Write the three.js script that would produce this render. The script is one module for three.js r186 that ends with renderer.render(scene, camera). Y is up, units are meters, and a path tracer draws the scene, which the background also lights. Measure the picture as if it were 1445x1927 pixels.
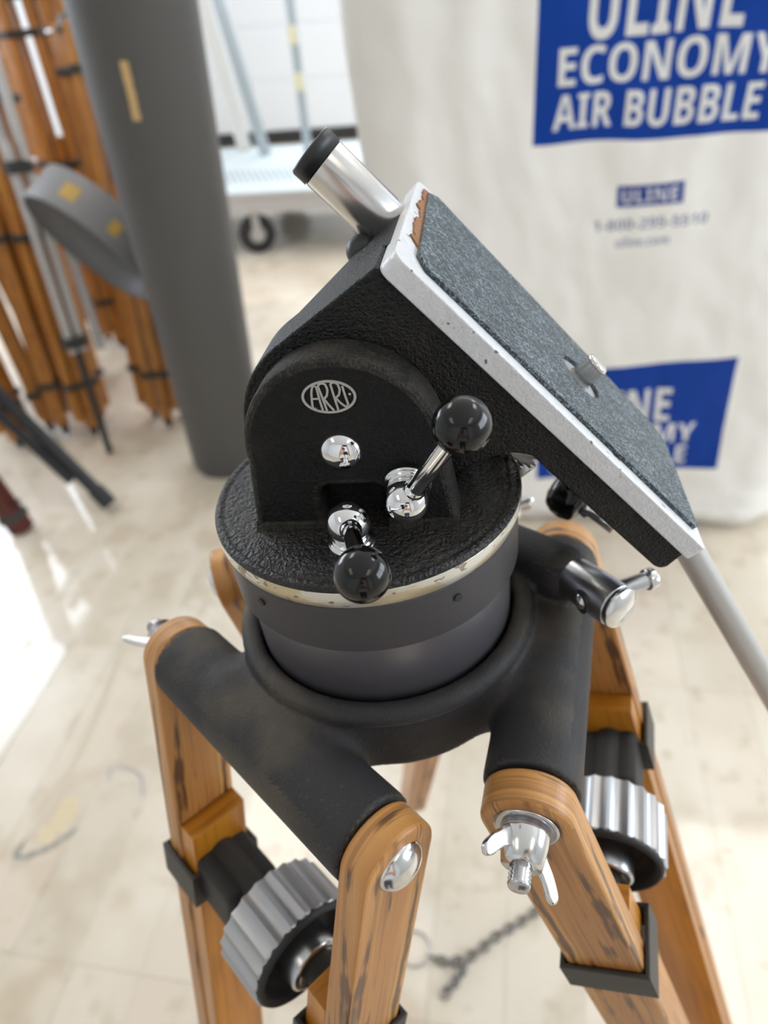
import * as THREE from 'three';
import { RoundedBoxGeometry } from 'three/addons/geometries/RoundedBoxGeometry.js';
import { RectAreaLightUniformsLib } from 'three/addons/lights/RectAreaLightUniformsLib.js';
import * as BGU from 'three/addons/utils/BufferGeometryUtils.js';
import { ImprovedNoise } from 'three/addons/math/ImprovedNoise.js';

// ---------------------------------------------------------------- camera, sky, lights, exposure
const scene = new THREE.Scene();
const EYE = new THREE.Vector3(0, 1.65, 0);
const camera = new THREE.PerspectiveCamera(72.756, 1445 / 1927, 0.02, 60);
camera.position.copy(EYE);
camera.rotation.set(-0.70616, 0.23921, -0.12279, 'YXZ');
camera.focus = 0.275; camera.userData.fStop = 6.2;
scene.background = new THREE.Color(0.86, 0.94, 1.0);
scene.backgroundIntensity = 5.0;
const renderer = new THREE.WebGLRenderer({ antialias: true });
renderer.toneMapping = THREE.LinearToneMapping;
renderer.toneMappingExposure = 0.55;
renderer.shadowMap.enabled = true;
RectAreaLightUniformsLib.init();
function areaLight(name, w, h, pos, look, color, power) {
  const l = new THREE.RectAreaLight(color, power, w, h);
  l.name = name; l.position.set(...pos); scene.add(l); l.lookAt(...look);
  return l;
}
// daylight entering through the three window bands
areaLight('daylight_back', 4.6, 1.0, [0.3, 2.75, -7.36], [0.3, 2.2, 0], 0xe4f1ff, 26);
areaLight('daylight_right', 3.4, 1.3, [3.36, 2.0, -0.9], [0, 1.2, -0.9], 0xe4f1ff, 9);
areaLight('daylight_left', 2.65, 1.12, [-3.6, 1.88, -3.07], [0, 0.9, -2.6], 0xe4f1ff, 13);
const CEIL_LAMPS = [[-1.6, -4.6], [1.5, -4.6], [-1.6, -1.9], [1.5, -1.9], [-1.6, 1.1], [1.5, 1.1]];

// ---------------------------------------------------------------- helpers
let seed = 7;
const rnd = () => { seed = (seed * 1664525 + 1013904223) >>> 0; return seed / 4294967296; };
const V = (x, y, z) => new THREE.Vector3(x, y, z);
const perlin = new ImprovedNoise();
const hash = (x, y, s) => { let h = (x * 374761393 + y * 668265263 + s * 974711) | 0; h = Math.imul(h ^ (h >>> 13), 1274126177); return ((h ^ (h >>> 16)) >>> 0) / 4294967296; };
function vnoise(x, y, px, py, s) {          // tileable value noise
  const xi = Math.floor(x), yi = Math.floor(y), fx = x - xi, fy = y - yi, u = fx * fx * (3 - 2 * fx), v = fy * fy * (3 - 2 * fy);
  const m = (a, b) => ((a % b) + b) % b;
  const h = (i, j) => hash(m(xi + i, px), m(yi + j, py), s);
  return (h(0, 0) * (1 - u) + h(1, 0) * u) * (1 - v) + (h(0, 1) * (1 - u) + h(1, 1) * u) * v;
}
function fbm(u, v, fx, fy, oct, s) {
  let a = 0, w = 0.5, t = 0;
  for (let o = 0; o < oct; o++) { a += w * vnoise(u * fx, v * fy, fx, fy, s + o * 17); t += w; w *= 0.5; fx *= 2; fy *= 2; }
  return a / t;
}
function dataTex(n, fn, srgb) {             // fn(u, v) -> [r, g, b] 0..1
  const d = new Uint8Array(n * n * 4);
  for (let j = 0; j < n; j++) for (let i = 0; i < n; i++) {
    const c = fn(i / n, j / n), k = (j * n + i) * 4;
    for (let q = 0; q < 3; q++) d[k + q] = Math.max(0, Math.min(255, Math.round(255 * c[q])));
    d[k + 3] = 255;
  }
  const t = new THREE.DataTexture(d, n, n);
  t.wrapS = t.wrapT = THREE.RepeatWrapping; t.magFilter = THREE.LinearFilter; t.minFilter = THREE.LinearMipmapLinearFilter; t.generateMipmaps = true;
  if (srgb) t.colorSpace = THREE.SRGBColorSpace;
  t.needsUpdate = true; return t;
}
const rep = (t, x, y) => { const c = t.clone(); c.repeat.set(x, y); c.needsUpdate = true; return c; };
const mix = (a, b, t) => a.map((x, i) => x + (b[i] - x) * t);
const sstep = (a, b, x) => { const t = Math.max(0, Math.min(1, (x - a) / (b - a))); return t * t * (3 - 2 * t); };

const used = new Set();
function numbered(name) {
  if (!used.has(name)) { used.add(name); return name; }
  for (let k = 1; ; k++) { const n = name + '_' + String(k).padStart(3, '0'); if (!used.has(n)) { used.add(n); return n; } }
}
function tag(o, label, category, group, kind) {
  o.userData.label = label; if (category) o.userData.category = category;
  if (group) o.userData.group = group; if (kind) o.userData.kind = kind; return o;
}
function thing(name, label, category, group, parent = scene) {
  const g = new THREE.Group(); g.name = numbered(name); parent.add(g); return tag(g, label, category, group);
}
function sub(name, parent) { const g = new THREE.Group(); g.name = name; parent.add(g); return g; }
function mesh(name, geo, mat, parent = scene) {
  const m = new THREE.Mesh(geo, mat); m.name = parent === scene ? numbered(name) : name;
  m.castShadow = m.receiveShadow = true; parent.add(m); return m;
}
function struct(name, geo, mat, label) { const m = mesh(name, geo, mat); m.userData.kind = 'structure'; if (label) m.userData.label = label; return m; }
const norm = (g) => { g = g.index ? g.toNonIndexed() : g; for (const k of Object.keys(g.attributes)) if (!['position', 'normal', 'uv'].includes(k)) g.deleteAttribute(k); if (!g.attributes.normal) g.computeVertexNormals(); if (!g.attributes.uv) g.setAttribute('uv', new THREE.BufferAttribute(new Float32Array(g.attributes.position.count * 2), 2)); g.clearGroups(); return g; };
const merge = (...gs) => BGU.mergeGeometries(gs.flat().map(norm));
function boxUV(g, s = 1) {                  // uv in metres from the dominant side
  g = norm(g); const p = g.attributes.position, n = g.attributes.normal, uv = new Float32Array(p.count * 2), a = V(0, 0, 0), b = V(0, 0, 0), c = V(0, 0, 0), q = V(0, 0, 0);
  for (let i = 0; i < p.count; i += 3) {
    a.fromBufferAttribute(p, i); b.fromBufferAttribute(p, i + 1); c.fromBufferAttribute(p, i + 2);
    q.copy(b).sub(a).cross(c.clone().sub(a)); const x = Math.abs(q.x), y = Math.abs(q.y), z = Math.abs(q.z);
    for (let k = 0; k < 3; k++) {
      const w = [a, b, c][k], o = (i + k) * 2;
      if (x >= y && x >= z) { uv[o] = w.z * s; uv[o + 1] = w.y * s; } else if (y >= z) { uv[o] = w.x * s; uv[o + 1] = w.z * s; } else { uv[o] = w.x * s; uv[o + 1] = w.y * s; }
    }
  }
  g.setAttribute('uv', new THREE.BufferAttribute(uv, 2)); return g;
}
const box = (w, h, d, x = 0, y = 0, z = 0) => new THREE.BoxGeometry(w, h, d).translate(x, y, z);
const rbox = (w, h, d, r, x = 0, y = 0, z = 0, seg = 2) => new RoundedBoxGeometry(w, h, d, seg, r).translate(x, y, z);
const lathe = (pts, seg = 48) => new THREE.LatheGeometry(pts.map((p) => new THREE.Vector2(p[0], p[1])), seg);
function alongY(g, from, to) {              // a geometry built on +y from 0, moved so that y runs from -> to
  const d = to.clone().sub(from).normalize(); g.applyQuaternion(new THREE.Quaternion().setFromUnitVectors(V(0, 1, 0), d)); return g.translate(from.x, from.y, from.z);
}
function rod(a, b, r, seg = 24, r2 = r) { const L = a.distanceTo(b); return alongY(new THREE.CylinderGeometry(r2, r, L, seg).translate(0, L / 2, 0), a, b); }
function extrude(pts, z0, z1, bevel = 0, holes = [], curve = 24) {
  const s = !Array.isArray(pts) ? pts : new THREE.Shape(pts.map((p) => new THREE.Vector2(p[0], p[1])));
  s.holes.push(...holes);
  return new THREE.ExtrudeGeometry(s, { depth: z1 - z0 - 2 * bevel, bevelEnabled: bevel > 0, bevelThickness: bevel, bevelSize: bevel, bevelOffset: -bevel, bevelSegments: 3, curveSegments: curve, steps: 1 }).translate(0, 0, z0 + bevel);
}
const MM = 0.001;
const mmg = (g) => g.scale(MM, MM, MM);
// surface nets over a distance field, for cast bodies
function surfaceNet(sdf, lo, hi, cell) {
  const n = [0, 1, 2].map((k) => Math.ceil((hi[k] - lo[k]) / cell) + 1), at = (i, j, k) => (k * n[1] + j) * n[0] + i;
  const f = new Float32Array(n[0] * n[1] * n[2]), id = new Int32Array(f.length).fill(-1), P = [], I = [];
  for (let k = 0; k < n[2]; k++) for (let j = 0; j < n[1]; j++) for (let i = 0; i < n[0]; i++) f[at(i, j, k)] = sdf(lo[0] + i * cell, lo[1] + j * cell, lo[2] + k * cell);
  for (let k = 0; k < n[2] - 1; k++) for (let j = 0; j < n[1] - 1; j++) for (let i = 0; i < n[0] - 1; i++) {
    let x = 0, y = 0, z = 0, c = 0;
    for (let a = 0; a < 8; a++) for (const b of [1, 2, 4]) {
      if (a & b) continue; const e = a | b;
      const A = [i + (a & 1), j + ((a >> 1) & 1), k + ((a >> 2) & 1)], B = [i + (e & 1), j + ((e >> 1) & 1), k + ((e >> 2) & 1)], fa = f[at(...A)], fb = f[at(...B)];
      if (fa < 0 === fb < 0) continue; const t = fa / (fa - fb);
      x += A[0] + t * (B[0] - A[0]); y += A[1] + t * (B[1] - A[1]); z += A[2] + t * (B[2] - A[2]); c++;
    }
    if (c) { id[at(i, j, k)] = P.length / 3; P.push(lo[0] + x / c * cell, lo[1] + y / c * cell, lo[2] + z / c * cell); }
  }
  for (let k = 1; k < n[2] - 1; k++) for (let j = 1; j < n[1] - 1; j++) for (let i = 1; i < n[0] - 1; i++) {
    const f0 = f[at(i, j, k)];
    for (const [d, q] of [[[1, 0, 0], [[0, 0, 0], [0, -1, 0], [0, -1, -1], [0, 0, -1]]], [[0, 1, 0], [[0, 0, 0], [0, 0, -1], [-1, 0, -1], [-1, 0, 0]]], [[0, 0, 1], [[0, 0, 0], [-1, 0, 0], [-1, -1, 0], [0, -1, 0]]]]) {
      const f1 = f[at(i + d[0], j + d[1], k + d[2])]; if (f0 < 0 === f1 < 0) continue;
      const v = q.map((o) => id[at(i + o[0], j + o[1], k + o[2])]); if (v.some((x) => x < 0)) continue;
      if (f0 < 0) I.push(v[0], v[1], v[2], v[0], v[2], v[3]); else I.push(v[0], v[2], v[1], v[0], v[3], v[2]);
    }
  }
  const N = new Float32Array(P.length), e = cell * 0.4;
  for (let i = 0; i < P.length; i += 3) {
    const [x, y, z] = [P[i], P[i + 1], P[i + 2]], g = V(sdf(x + e, y, z) - sdf(x - e, y, z), sdf(x, y + e, z) - sdf(x, y - e, z), sdf(x, y, z + e) - sdf(x, y, z - e)).normalize();
    N[i] = g.x; N[i + 1] = g.y; N[i + 2] = g.z;
  }
  const g = new THREE.BufferGeometry(); g.setAttribute('position', new THREE.Float32BufferAttribute(P, 3)); g.setAttribute('normal', new THREE.BufferAttribute(N, 3)); g.setIndex(I); return g;
}
const smin = (a, b, k) => { const h = Math.max(0, Math.min(1, 0.5 + 0.5 * (b - a) / k)); return b + (a - b) * h - k * h * (1 - h); };
const smax = (a, b, k) => -smin(-a, -b, k);
const sdCap = (px, py, pz, a, b, ra, rb = ra) => {
  const bx = b[0] - a[0], by = b[1] - a[1], bz = b[2] - a[2], qx = px - a[0], qy = py - a[1], qz = pz - a[2], t = Math.max(0, Math.min(1, (qx * bx + qy * by + qz * bz) / (bx * bx + by * by + bz * bz)));
  return Math.hypot(qx - bx * t, qy - by * t, qz - bz * t) - (ra + (rb - ra) * t);
};

// ---------------------------------------------------------------- textures and materials
const crinkle = dataTex(512, (u, v) => { const a = fbm(u, v, 28, 28, 3, 3), b = 1 - Math.abs(2 * fbm(u, v, 20, 20, 3, 91) - 1), h = 0.55 * a + 0.45 * b; return [h, h, h]; });
const fine = dataTex(512, (u, v) => { const h = fbm(u, v, 90, 90, 2, 5); return [h, h, h]; });
const S = THREE.MeshStandardMaterial, PM = THREE.MeshPhysicalMaterial;
const lin = (r, g, b) => new THREE.Color().setRGB(r, g, b);
const M = {};
const dustyBlack = dataTex(512, (u, v) => { const d = sstep(0.5, 0.78, fbm(u, v, 5, 5, 5, 31)) * 0.4 + 0.1 * fbm(u, v, 120, 120, 2, 8); return mix([0.058, 0.057, 0.059], [0.19, 0.175, 0.15], d); }, true);
M.crinkle = new PM({ map: rep(dustyBlack, 12, 12), roughness: 0.52, specularIntensity: 0.75, bumpMap: rep(crinkle, 34, 34), bumpScale: 0.0011 });
M.crinkleFine = new PM({ map: rep(dustyBlack, 9, 9), roughness: 0.66, specularIntensity: 0.6, bumpMap: rep(crinkle, 32, 32), bumpScale: 0.0008 });
const dustCoat = dataTex(512, (u, v) => { const d = 0.35 * sstep(0.35, 0.7, fbm(u, v, 6, 6, 4, 131)) + 0.6 * sstep(0.3, 0.85, fbm(u, v, 130, 130, 2, 138)); return mix([0.11, 0.106, 0.1], [0.27, 0.25, 0.215], Math.min(1, d)); }, true);
M.crinkleDusty = new PM({ map: rep(dustCoat, 10, 10), roughness: 0.75, specularIntensity: 0.6, bumpMap: rep(crinkle, 30, 30), bumpScale: 0.001 });
M.castDust = dataTex(512, (u, v) => { const d = sstep(0.42, 0.72, fbm(u, v, 4, 4, 5, 71)), s = fbm(u, v, 150, 150, 2, 12) > 0.82 ? 0.35 : 0; return mix(mix([0.2, 0.196, 0.2], [0.31, 0.285, 0.25], d), [0.5, 0.48, 0.45], s * fbm(u, v, 6, 6, 2, 5)); }, true);
M.cast = new PM({ specularIntensity: 0.6, map: rep(M.castDust, 6, 6), roughness: 0.62, bumpMap: rep(fine, 14, 14), bumpScale: 0.00025 });
M.anodisedLow = new S({ color: lin(0.21, 0.2, 0.22), roughness: 0.36, metalness: 0.6 });
M.anodised = new S({ color: lin(0.085, 0.08, 0.086), roughness: 0.44, metalness: 0.55, bumpMap: rep(fine, 4, 60), bumpScale: 0.00004 });
const yellowed = dataTex(512, (u, v) => { const a = sstep(0.5, 0.66, fbm(u, v, 6, 3, 5, 41)), b = sstep(0.66, 0.74, fbm(u, v, 30, 8, 4, 55)); return mix(mix([0.87, 0.86, 0.82], [0.76, 0.67, 0.48], a * 0.55), [0.3, 0.24, 0.14], b * 0.5); }, true);
M.ring = new S({ map: rep(yellowed, 3, 1), roughness: 0.38, metalness: 0.6 });
M.chrome = new S({ color: lin(0.82, 0.82, 0.83), roughness: 0.06, metalness: 1 });
M.steel = new S({ color: lin(0.55, 0.55, 0.56), roughness: 0.25, metalness: 1 });
M.bolt = new S({ color: lin(0.72, 0.72, 0.72), roughness: 0.18, metalness: 1 });
M.bakelite = new PM({ color: lin(0.006, 0.006, 0.006), roughness: 0.07, specularIntensity: 0.9 });
M.blackPlastic = new S({ color: lin(0.022, 0.022, 0.024), roughness: 0.42 });
M.brushed = new S({ color: lin(0.66, 0.64, 0.62), roughness: 0.24, metalness: 1 });
const chipped = dataTex(512, (u, v) => { const a = fbm(u, v, 70, 70, 2, 61), b = sstep(0.8, 0.84, fbm(u, v, 40, 40, 3, 66)); return mix(mix([0.85, 0.855, 0.865], [0.9, 0.905, 0.91], a), [0.36, 0.31, 0.26], b * 0.8); }, true);
M.plate = new S({ map: rep(chipped, 6, 6), roughness: 0.38, metalness: 0.12, bumpMap: rep(fine, 12, 12), bumpScale: 0.0002 });
const speckle = dataTex(512, (u, v) => { const a = fbm(u, v, 80, 80, 2, 21), b = fbm(u, v, 9, 9, 3, 29); return mix([0.2, 0.235, 0.25], [0.53, 0.58, 0.61], sstep(0.38, 0.78, a * 0.8 + b * 0.2)); }, true);
M.cork = new S({ map: rep(speckle, 19, 19), roughness: 0.62, bumpMap: rep(fine, 22, 22), bumpScale: 0.0004 });
M.corkEdge = new S({ color: new THREE.Color(0x9c7152), roughness: 0.9, bumpMap: rep(fine, 14, 14), bumpScale: 0.0008 });
M.engrave = new S({ color: lin(0.5, 0.49, 0.46), roughness: 0.45, metalness: 0.5 });
const woodTex = (s, base, light, dark, worn) => dataTex(512, (u, v) => {
  const warp = 0.05 * fbm(u, v, 3, 4, 3, s), g = fbm(u + warp, v, 26, 2, 4, s + 3), l = fbm(u + warp, v, 5, 2, 3, s + 9), w = sstep(0.6, 0.72, fbm(u, v, 14, 5, 5, s + 40)), k = sstep(0.7, 0.76, fbm(u + warp, v, 60, 3, 3, s + 70));
  let c = mix(base, light, sstep(0.3, 0.75, l)); c = mix(c, dark, 0.45 * sstep(0.5, 0.8, g)); return mix(c, [0.27, 0.17, 0.1], Math.min(1, worn * w + 0.4 * k * worn));
}, true);
const woodA = woodTex(101, [0.72, 0.49, 0.25], [0.82, 0.6, 0.34], [0.5, 0.32, 0.15], 0.7);
const woodB = woodTex(207, [0.69, 0.43, 0.07], [0.77, 0.5, 0.12], [0.56, 0.33, 0.06], 0.1);
const woodC = woodTex(303, [0.66, 0.42, 0.15], [0.78, 0.53, 0.22], [0.42, 0.25, 0.09], 0.3);
M.wood = new PM({ map: rep(woodA, 14, 4), roughness: 0.45, clearcoat: 0.25, clearcoatRoughness: 0.3, bumpMap: rep(woodA, 14, 4), bumpScale: 0.0003 });
M.woodVarnish = new PM({ map: rep(woodB, 14, 4), roughness: 0.4, clearcoat: 0.35, clearcoatRoughness: 0.2 });
M.woodDim = new S({ map: rep(woodC, 10, 3), roughness: 0.45 });
M.woodRed = new S({ color: new THREE.Color(0x7d3f22), map: rep(woodC, 10, 3), roughness: 0.5 });
M.band = new S({ color: lin(0.045, 0.042, 0.038), roughness: 0.5, metalness: 0.3, bumpMap: rep(fine, 10, 10), bumpScale: 0.0002 });
M.flute = new S({ color: lin(0.46, 0.46, 0.47), roughness: 0.36, metalness: 0.9 });
M.rubber = new S({ color: lin(0.02, 0.02, 0.021), roughness: 0.6 });
M.standDark = new S({ color: lin(0.02, 0.02, 0.022), roughness: 0.5 });
M.alu = new S({ color: lin(0.5, 0.49, 0.475), roughness: 0.42, metalness: 0.6 });

// ================================================================ the room
const floorTex = dataTex(1024, (u, v) => {
  const a = fbm(u, v, 6, 6, 5, 401), b = fbm(u, v, 40, 40, 3, 411), c = fbm(u, v, 14, 14, 4, 421);
  let k = mix([0.85, 0.8, 0.725], [0.91, 0.87, 0.805], sstep(0.3, 0.7, a)); k = mix(k, [0.74, 0.665, 0.56], 0.45 * sstep(0.55, 0.8, c)); return mix(k, [0.72, 0.65, 0.55], 0.35 * sstep(0.6, 0.85, b));
}, true);
M.plank = [0, 1, 2, 3].map((k) => new PM({ map: rep(floorTex, 0.5, 0.5), color: lin(...[[1, 1, 1], [0.95, 0.94, 0.92], [0.98, 0.96, 0.95], [0.93, 0.93, 0.92]][k]), roughness: 0.42, clearcoat: 0.9, clearcoatRoughness: 0.06, bumpMap: rep(floorTex, 0.5, 0.5), bumpScale: 0.0004 }));
M.floorBase = new S({ color: lin(0.42, 0.37, 0.3), map: null, roughness: 0.6 });
M.floorFar = new PM({ map: rep(floorTex, 0.5, 0.5), roughness: 0.42, clearcoat: 0.35, clearcoatRoughness: 0.12 });
M.wall = new S({ color: lin(0.78, 0.79, 0.8), roughness: 0.75 });
M.ceiling = new S({ color: lin(0.8, 0.8, 0.79), roughness: 0.9 });
M.base = new S({ color: lin(0.02, 0.019, 0.018), roughness: 0.5 });
M.frame = new S({ color: lin(0.6, 0.6, 0.6), roughness: 0.5 });
M.glass = new PM({ color: 0xffffff, roughness: 0.02, transmission: 1, thickness: 0 });
const RX0 = -3.7, RX1 = 3.5, RZ0 = -7.5, RZ1 = 3.2, RH = 3.4;
// floor: slab with planks laid on it as far as they can be told apart
const PW = 0.1525, PL = 0.832, PX0 = -0.895 - 9 * PW, PZ1 = -0.366 + PL, T = 0.004;
{
  const nx = 25, nz = 5, x1 = PX0 + nx * PW, z0 = PZ1 - nz * PL;
  const f = struct('floor', box(RX1 - RX0, 0.2, RZ1 - RZ0, (RX0 + RX1) / 2, -0.1 - T, (RZ0 + RZ1) / 2), M.floorBase, 'pale beige vinyl plank floor');
  const far = [[RX0, PX0, RZ0, RZ1], [x1, RX1, RZ0, RZ1], [PX0, x1, RZ0, z0], [PX0, x1, PZ1, RZ1]];
  for (const [a, b, c, d] of far) mesh('floor_covering', boxUV(box(b - a, T, d - c, (a + b) / 2, -T / 2, (c + d) / 2)), M.floorFar, f);
  const g = 0.0004;
  for (let i = 0; i < nx; i++) for (let j = 0; j < nz; j++) {
    const cx = PX0 + (i + 0.5) * PW, cz = PZ1 - (j + 0.5) * PL, pl = mesh('plank', boxUV(box(PW - 2 * g, T, PL - 2 * g, 0, 0, 0).translate(cx, 0, cz)).translate(-cx, 0, -cz), M.plank[Math.floor(rnd() * 4)], f);
    pl.position.set(cx, -T / 2, cz); pl.rotation.set((rnd() - 0.5) * 0.003, 0, (rnd() - 0.5) * 0.012); if (i === 5 && j === 1) pl.rotation.z = 0.0245;   // one warped plank;
  }
}
function wallWithOpenings(name, alongX, fixed, a0, a1, holes, out) {
  const s = new THREE.Shape([[a0, -0.2], [a1, -0.2], [a1, RH], [a0, RH]].map((p) => new THREE.Vector2(...p)));
  for (const [h0, h1, y0, y1] of holes) s.holes.push(new THREE.Path([[h0, y0], [h0, y1], [h1, y1], [h1, y0]].map((p) => new THREE.Vector2(...p))));
  const g = new THREE.ExtrudeGeometry(s, { depth: 0.2, bevelEnabled: false });
  if (alongX) g.translate(0, 0, out > 0 ? fixed : fixed - 0.2); else { g.rotateY(-Math.PI / 2); g.translate(out > 0 ? fixed + 0.2 : fixed, 0, 0); }
  return struct(name, g, M.wall);
}
const winBack = [[-2.0, -0.55, 2.25, 3.25], [-0.4, 1.05, 2.25, 3.25], [1.2, 2.65, 2.25, 3.25]], winRight = [[-2.6, -1.0, 1.35, 2.65], [-0.8, 0.8, 1.35, 2.65]], winLeft = [[-4.4, -3.05, 1.3, 2.46], [-2.9, -1.75, 1.3, 2.46]];
const wb = wallWithOpenings('wall_back', true, RZ0, RX0, RX1, winBack, -1); wb.userData.label = 'white painted block wall with thin courses';
wallWithOpenings('wall_right', false, RX1, RZ0, RZ1, winRight, 1);
wallWithOpenings('wall_left', false, RX0, RZ0, RZ1, winLeft, -1);
wallWithOpenings('wall_front', true, RZ1, RX0, RX1, [], 1);
// block courses of the back wall as far as the photograph shows them
{
  M.block = new S({ color: lin(0.8, 0.81, 0.83), roughness: 0.7, bumpMap: rep(fine, 3, 3), bumpScale: 0.001 });
  for (let j = 0; j < 5; j++) mesh('wall_panel', rbox(7.1, 0.4288, 0.03, 0.004, -0.1, 0.12 + 0.215 + j * 0.43, RZ0 + 0.015, 1), M.block, wb);
}
struct('ceiling', box(RX1 - RX0 + 0.4, 0.2, RZ1 - RZ0 + 0.4, (RX0 + RX1) / 2, RH + 0.1, (RZ0 + RZ1) / 2), M.ceiling);
struct('baseboard_back', rbox(RX1 - RX0, 0.11, 0.045, 0.006, (RX0 + RX1) / 2, 0.055, RZ0 + 0.023), M.base, 'black rubber baseboard along the white wall');
let wn = 1;
function windowUnit(a0, a1, y0, y1, place) {
  const w = new THREE.Group(); w.name = 'window_' + wn++; w.userData.kind = 'structure'; scene.add(w);
  const cx = (a0 + a1) / 2, cy = (y0 + y1) / 2, W = a1 - a0, H = y1 - y0;
  mesh('window_frame', merge(box(W, 0.05, 0.08, 0, H / 2 - 0.025), box(W, 0.05, 0.08, 0, -H / 2 + 0.025), box(0.05, H, 0.08, W / 2 - 0.025), box(0.05, H, 0.08, -W / 2 + 0.025), box(0.035, H, 0.06)), M.frame, w);
  for (const s of [-1, 1]) mesh('pane', box(W / 2 - 0.07, H - 0.1, 0.004, s * W / 4, 0, 0), M.glass, w);
  place(w, cx, cy);
}
for (const [a, b, c, d] of winBack) windowUnit(a, b, c, d, (w, x, y) => w.position.set(x, y, RZ0 - 0.1));
for (const [a, b, c, d] of winRight) windowUnit(a, b, c, d, (w, x, y) => { w.position.set(RX1 + 0.1, y, x); w.rotation.y = Math.PI / 2; });
for (const [a, b, c, d] of winLeft) windowUnit(a, b, c, d, (w, x, y) => { w.position.set(RX0 - 0.1, y, x); w.rotation.y = Math.PI / 2; });
// ceiling lamps
const lampGlow = new S({ color: 0xffffff, emissive: 0xfff6ea, emissiveIntensity: 3.0 });
const lampWords = ['over the rear left', 'over the rear right', 'left of the tripod', 'right of the tripod', 'left behind the photographer', 'right behind the photographer'];
CEIL_LAMPS.forEach(([x, z], k) => {
  const t = thing('ceiling_light', 'flat fluorescent ceiling panel ' + lampWords[k], 'lamp', 'ceiling panels');
  t.position.set(x, RH, z);
  mesh('housing', rbox(0.64, 0.06, 1.24, 0.01, 0, -0.03, 0), M.frame, t);
  mesh('diffuser', box(0.58, 0.01, 1.18, 0, -0.063, 0), lampGlow, t);
  areaLight('ceiling_panel_light', 0.58, 1.18, [x, RH - 0.075, z], [x, 0, z], 0xfff3e4, [11, 11, 9, 9, 1.2, 1.2][k]);
});

// ================================================================ the tripod head (measured in millimetres about the top ring's centre)
const HEAD = new THREE.Matrix4().set(0.9981115, -0.0364983, 0.0494098, -0.068417, 0.0334044, 0.9975135, 0.062056, 1.4463213, -0.0515519, -0.0602883, 0.9968489, -0.2516041, 0, 0, 0, 1);
const dustyDisc = dataTex(512, (u, v) => { const d = 0.5 * sstep(0.4, 0.7, fbm(u, v, 3, 3, 4, 151)) * (0.4 + 0.6 * fbm(u, v, 90, 90, 2, 3)) + 0.25 * sstep(0.55, 0.8, fbm(u, v, 120, 120, 2, 158)); return mix([0.075, 0.074, 0.076], [0.32, 0.29, 0.24], Math.min(1, d)); }, true);
const head = thing('tripod_head', 'black crinkle-painted pan and tilt head with silver platform on the wooden tripod', 'tripod head');
HEAD.decompose(head.position, head.quaternion, head.scale);
const H = (name, geo, mat, parent = head) => mesh(name, boxUV(mmg(geo)), mat, parent);
const HS = (name, geo, mat, parent = head) => mesh(name, mmg(geo), mat, parent);
M.baseTop = new PM({ map: rep(dustyDisc, 10, 10), roughness: 0.5, specularIntensity: 1, bumpMap: rep(crinkle, 24, 24), bumpScale: 0.0018 });
// pan base
H('base_plate', lathe([[0, -6], [71.5, -6], [72.5, -5], [72.5, -1], [71.6, 0.6], [69.8, 1.0], [68.8, 0.3], [68, -0.2], [67.3, 0.4], [66, 1.2], [0, 1.2]], 120), M.baseTop);
const ringG = lathe([[0, -12.4], [69.8, -12.4], [71.0, -11.4], [72.2, -8.6], [72.7, -5.5], [72.7, -2.2], [72.0, -1.2], [60, -1.2]], 120);
HS('silver_ring', ringG, M.ring);
HS('upper_cylinder', lathe([[0, -38.4], [70.2, -38.4], [70.9, -37.6], [70.9, -12.6], [70.2, -12], [0, -12]], 120), M.anodised);
for (const a of [-0.62, 0.62 + 0.05]) { const s = H('grub_screw', new THREE.CylinderGeometry(2.0, 2.0, 2, 20).rotateX(Math.PI / 2), M.rubber); s.position.set(Math.sin(a) * 0.0707, -0.0205, Math.cos(a) * 0.0707); s.rotation.y = a; }
HS('lower_cylinder', lathe([[0, -100], [66.6, -100], [66.6, -39.4], [66, -38.6], [0, -38.6]], 120), M.anodisedLow);
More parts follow.
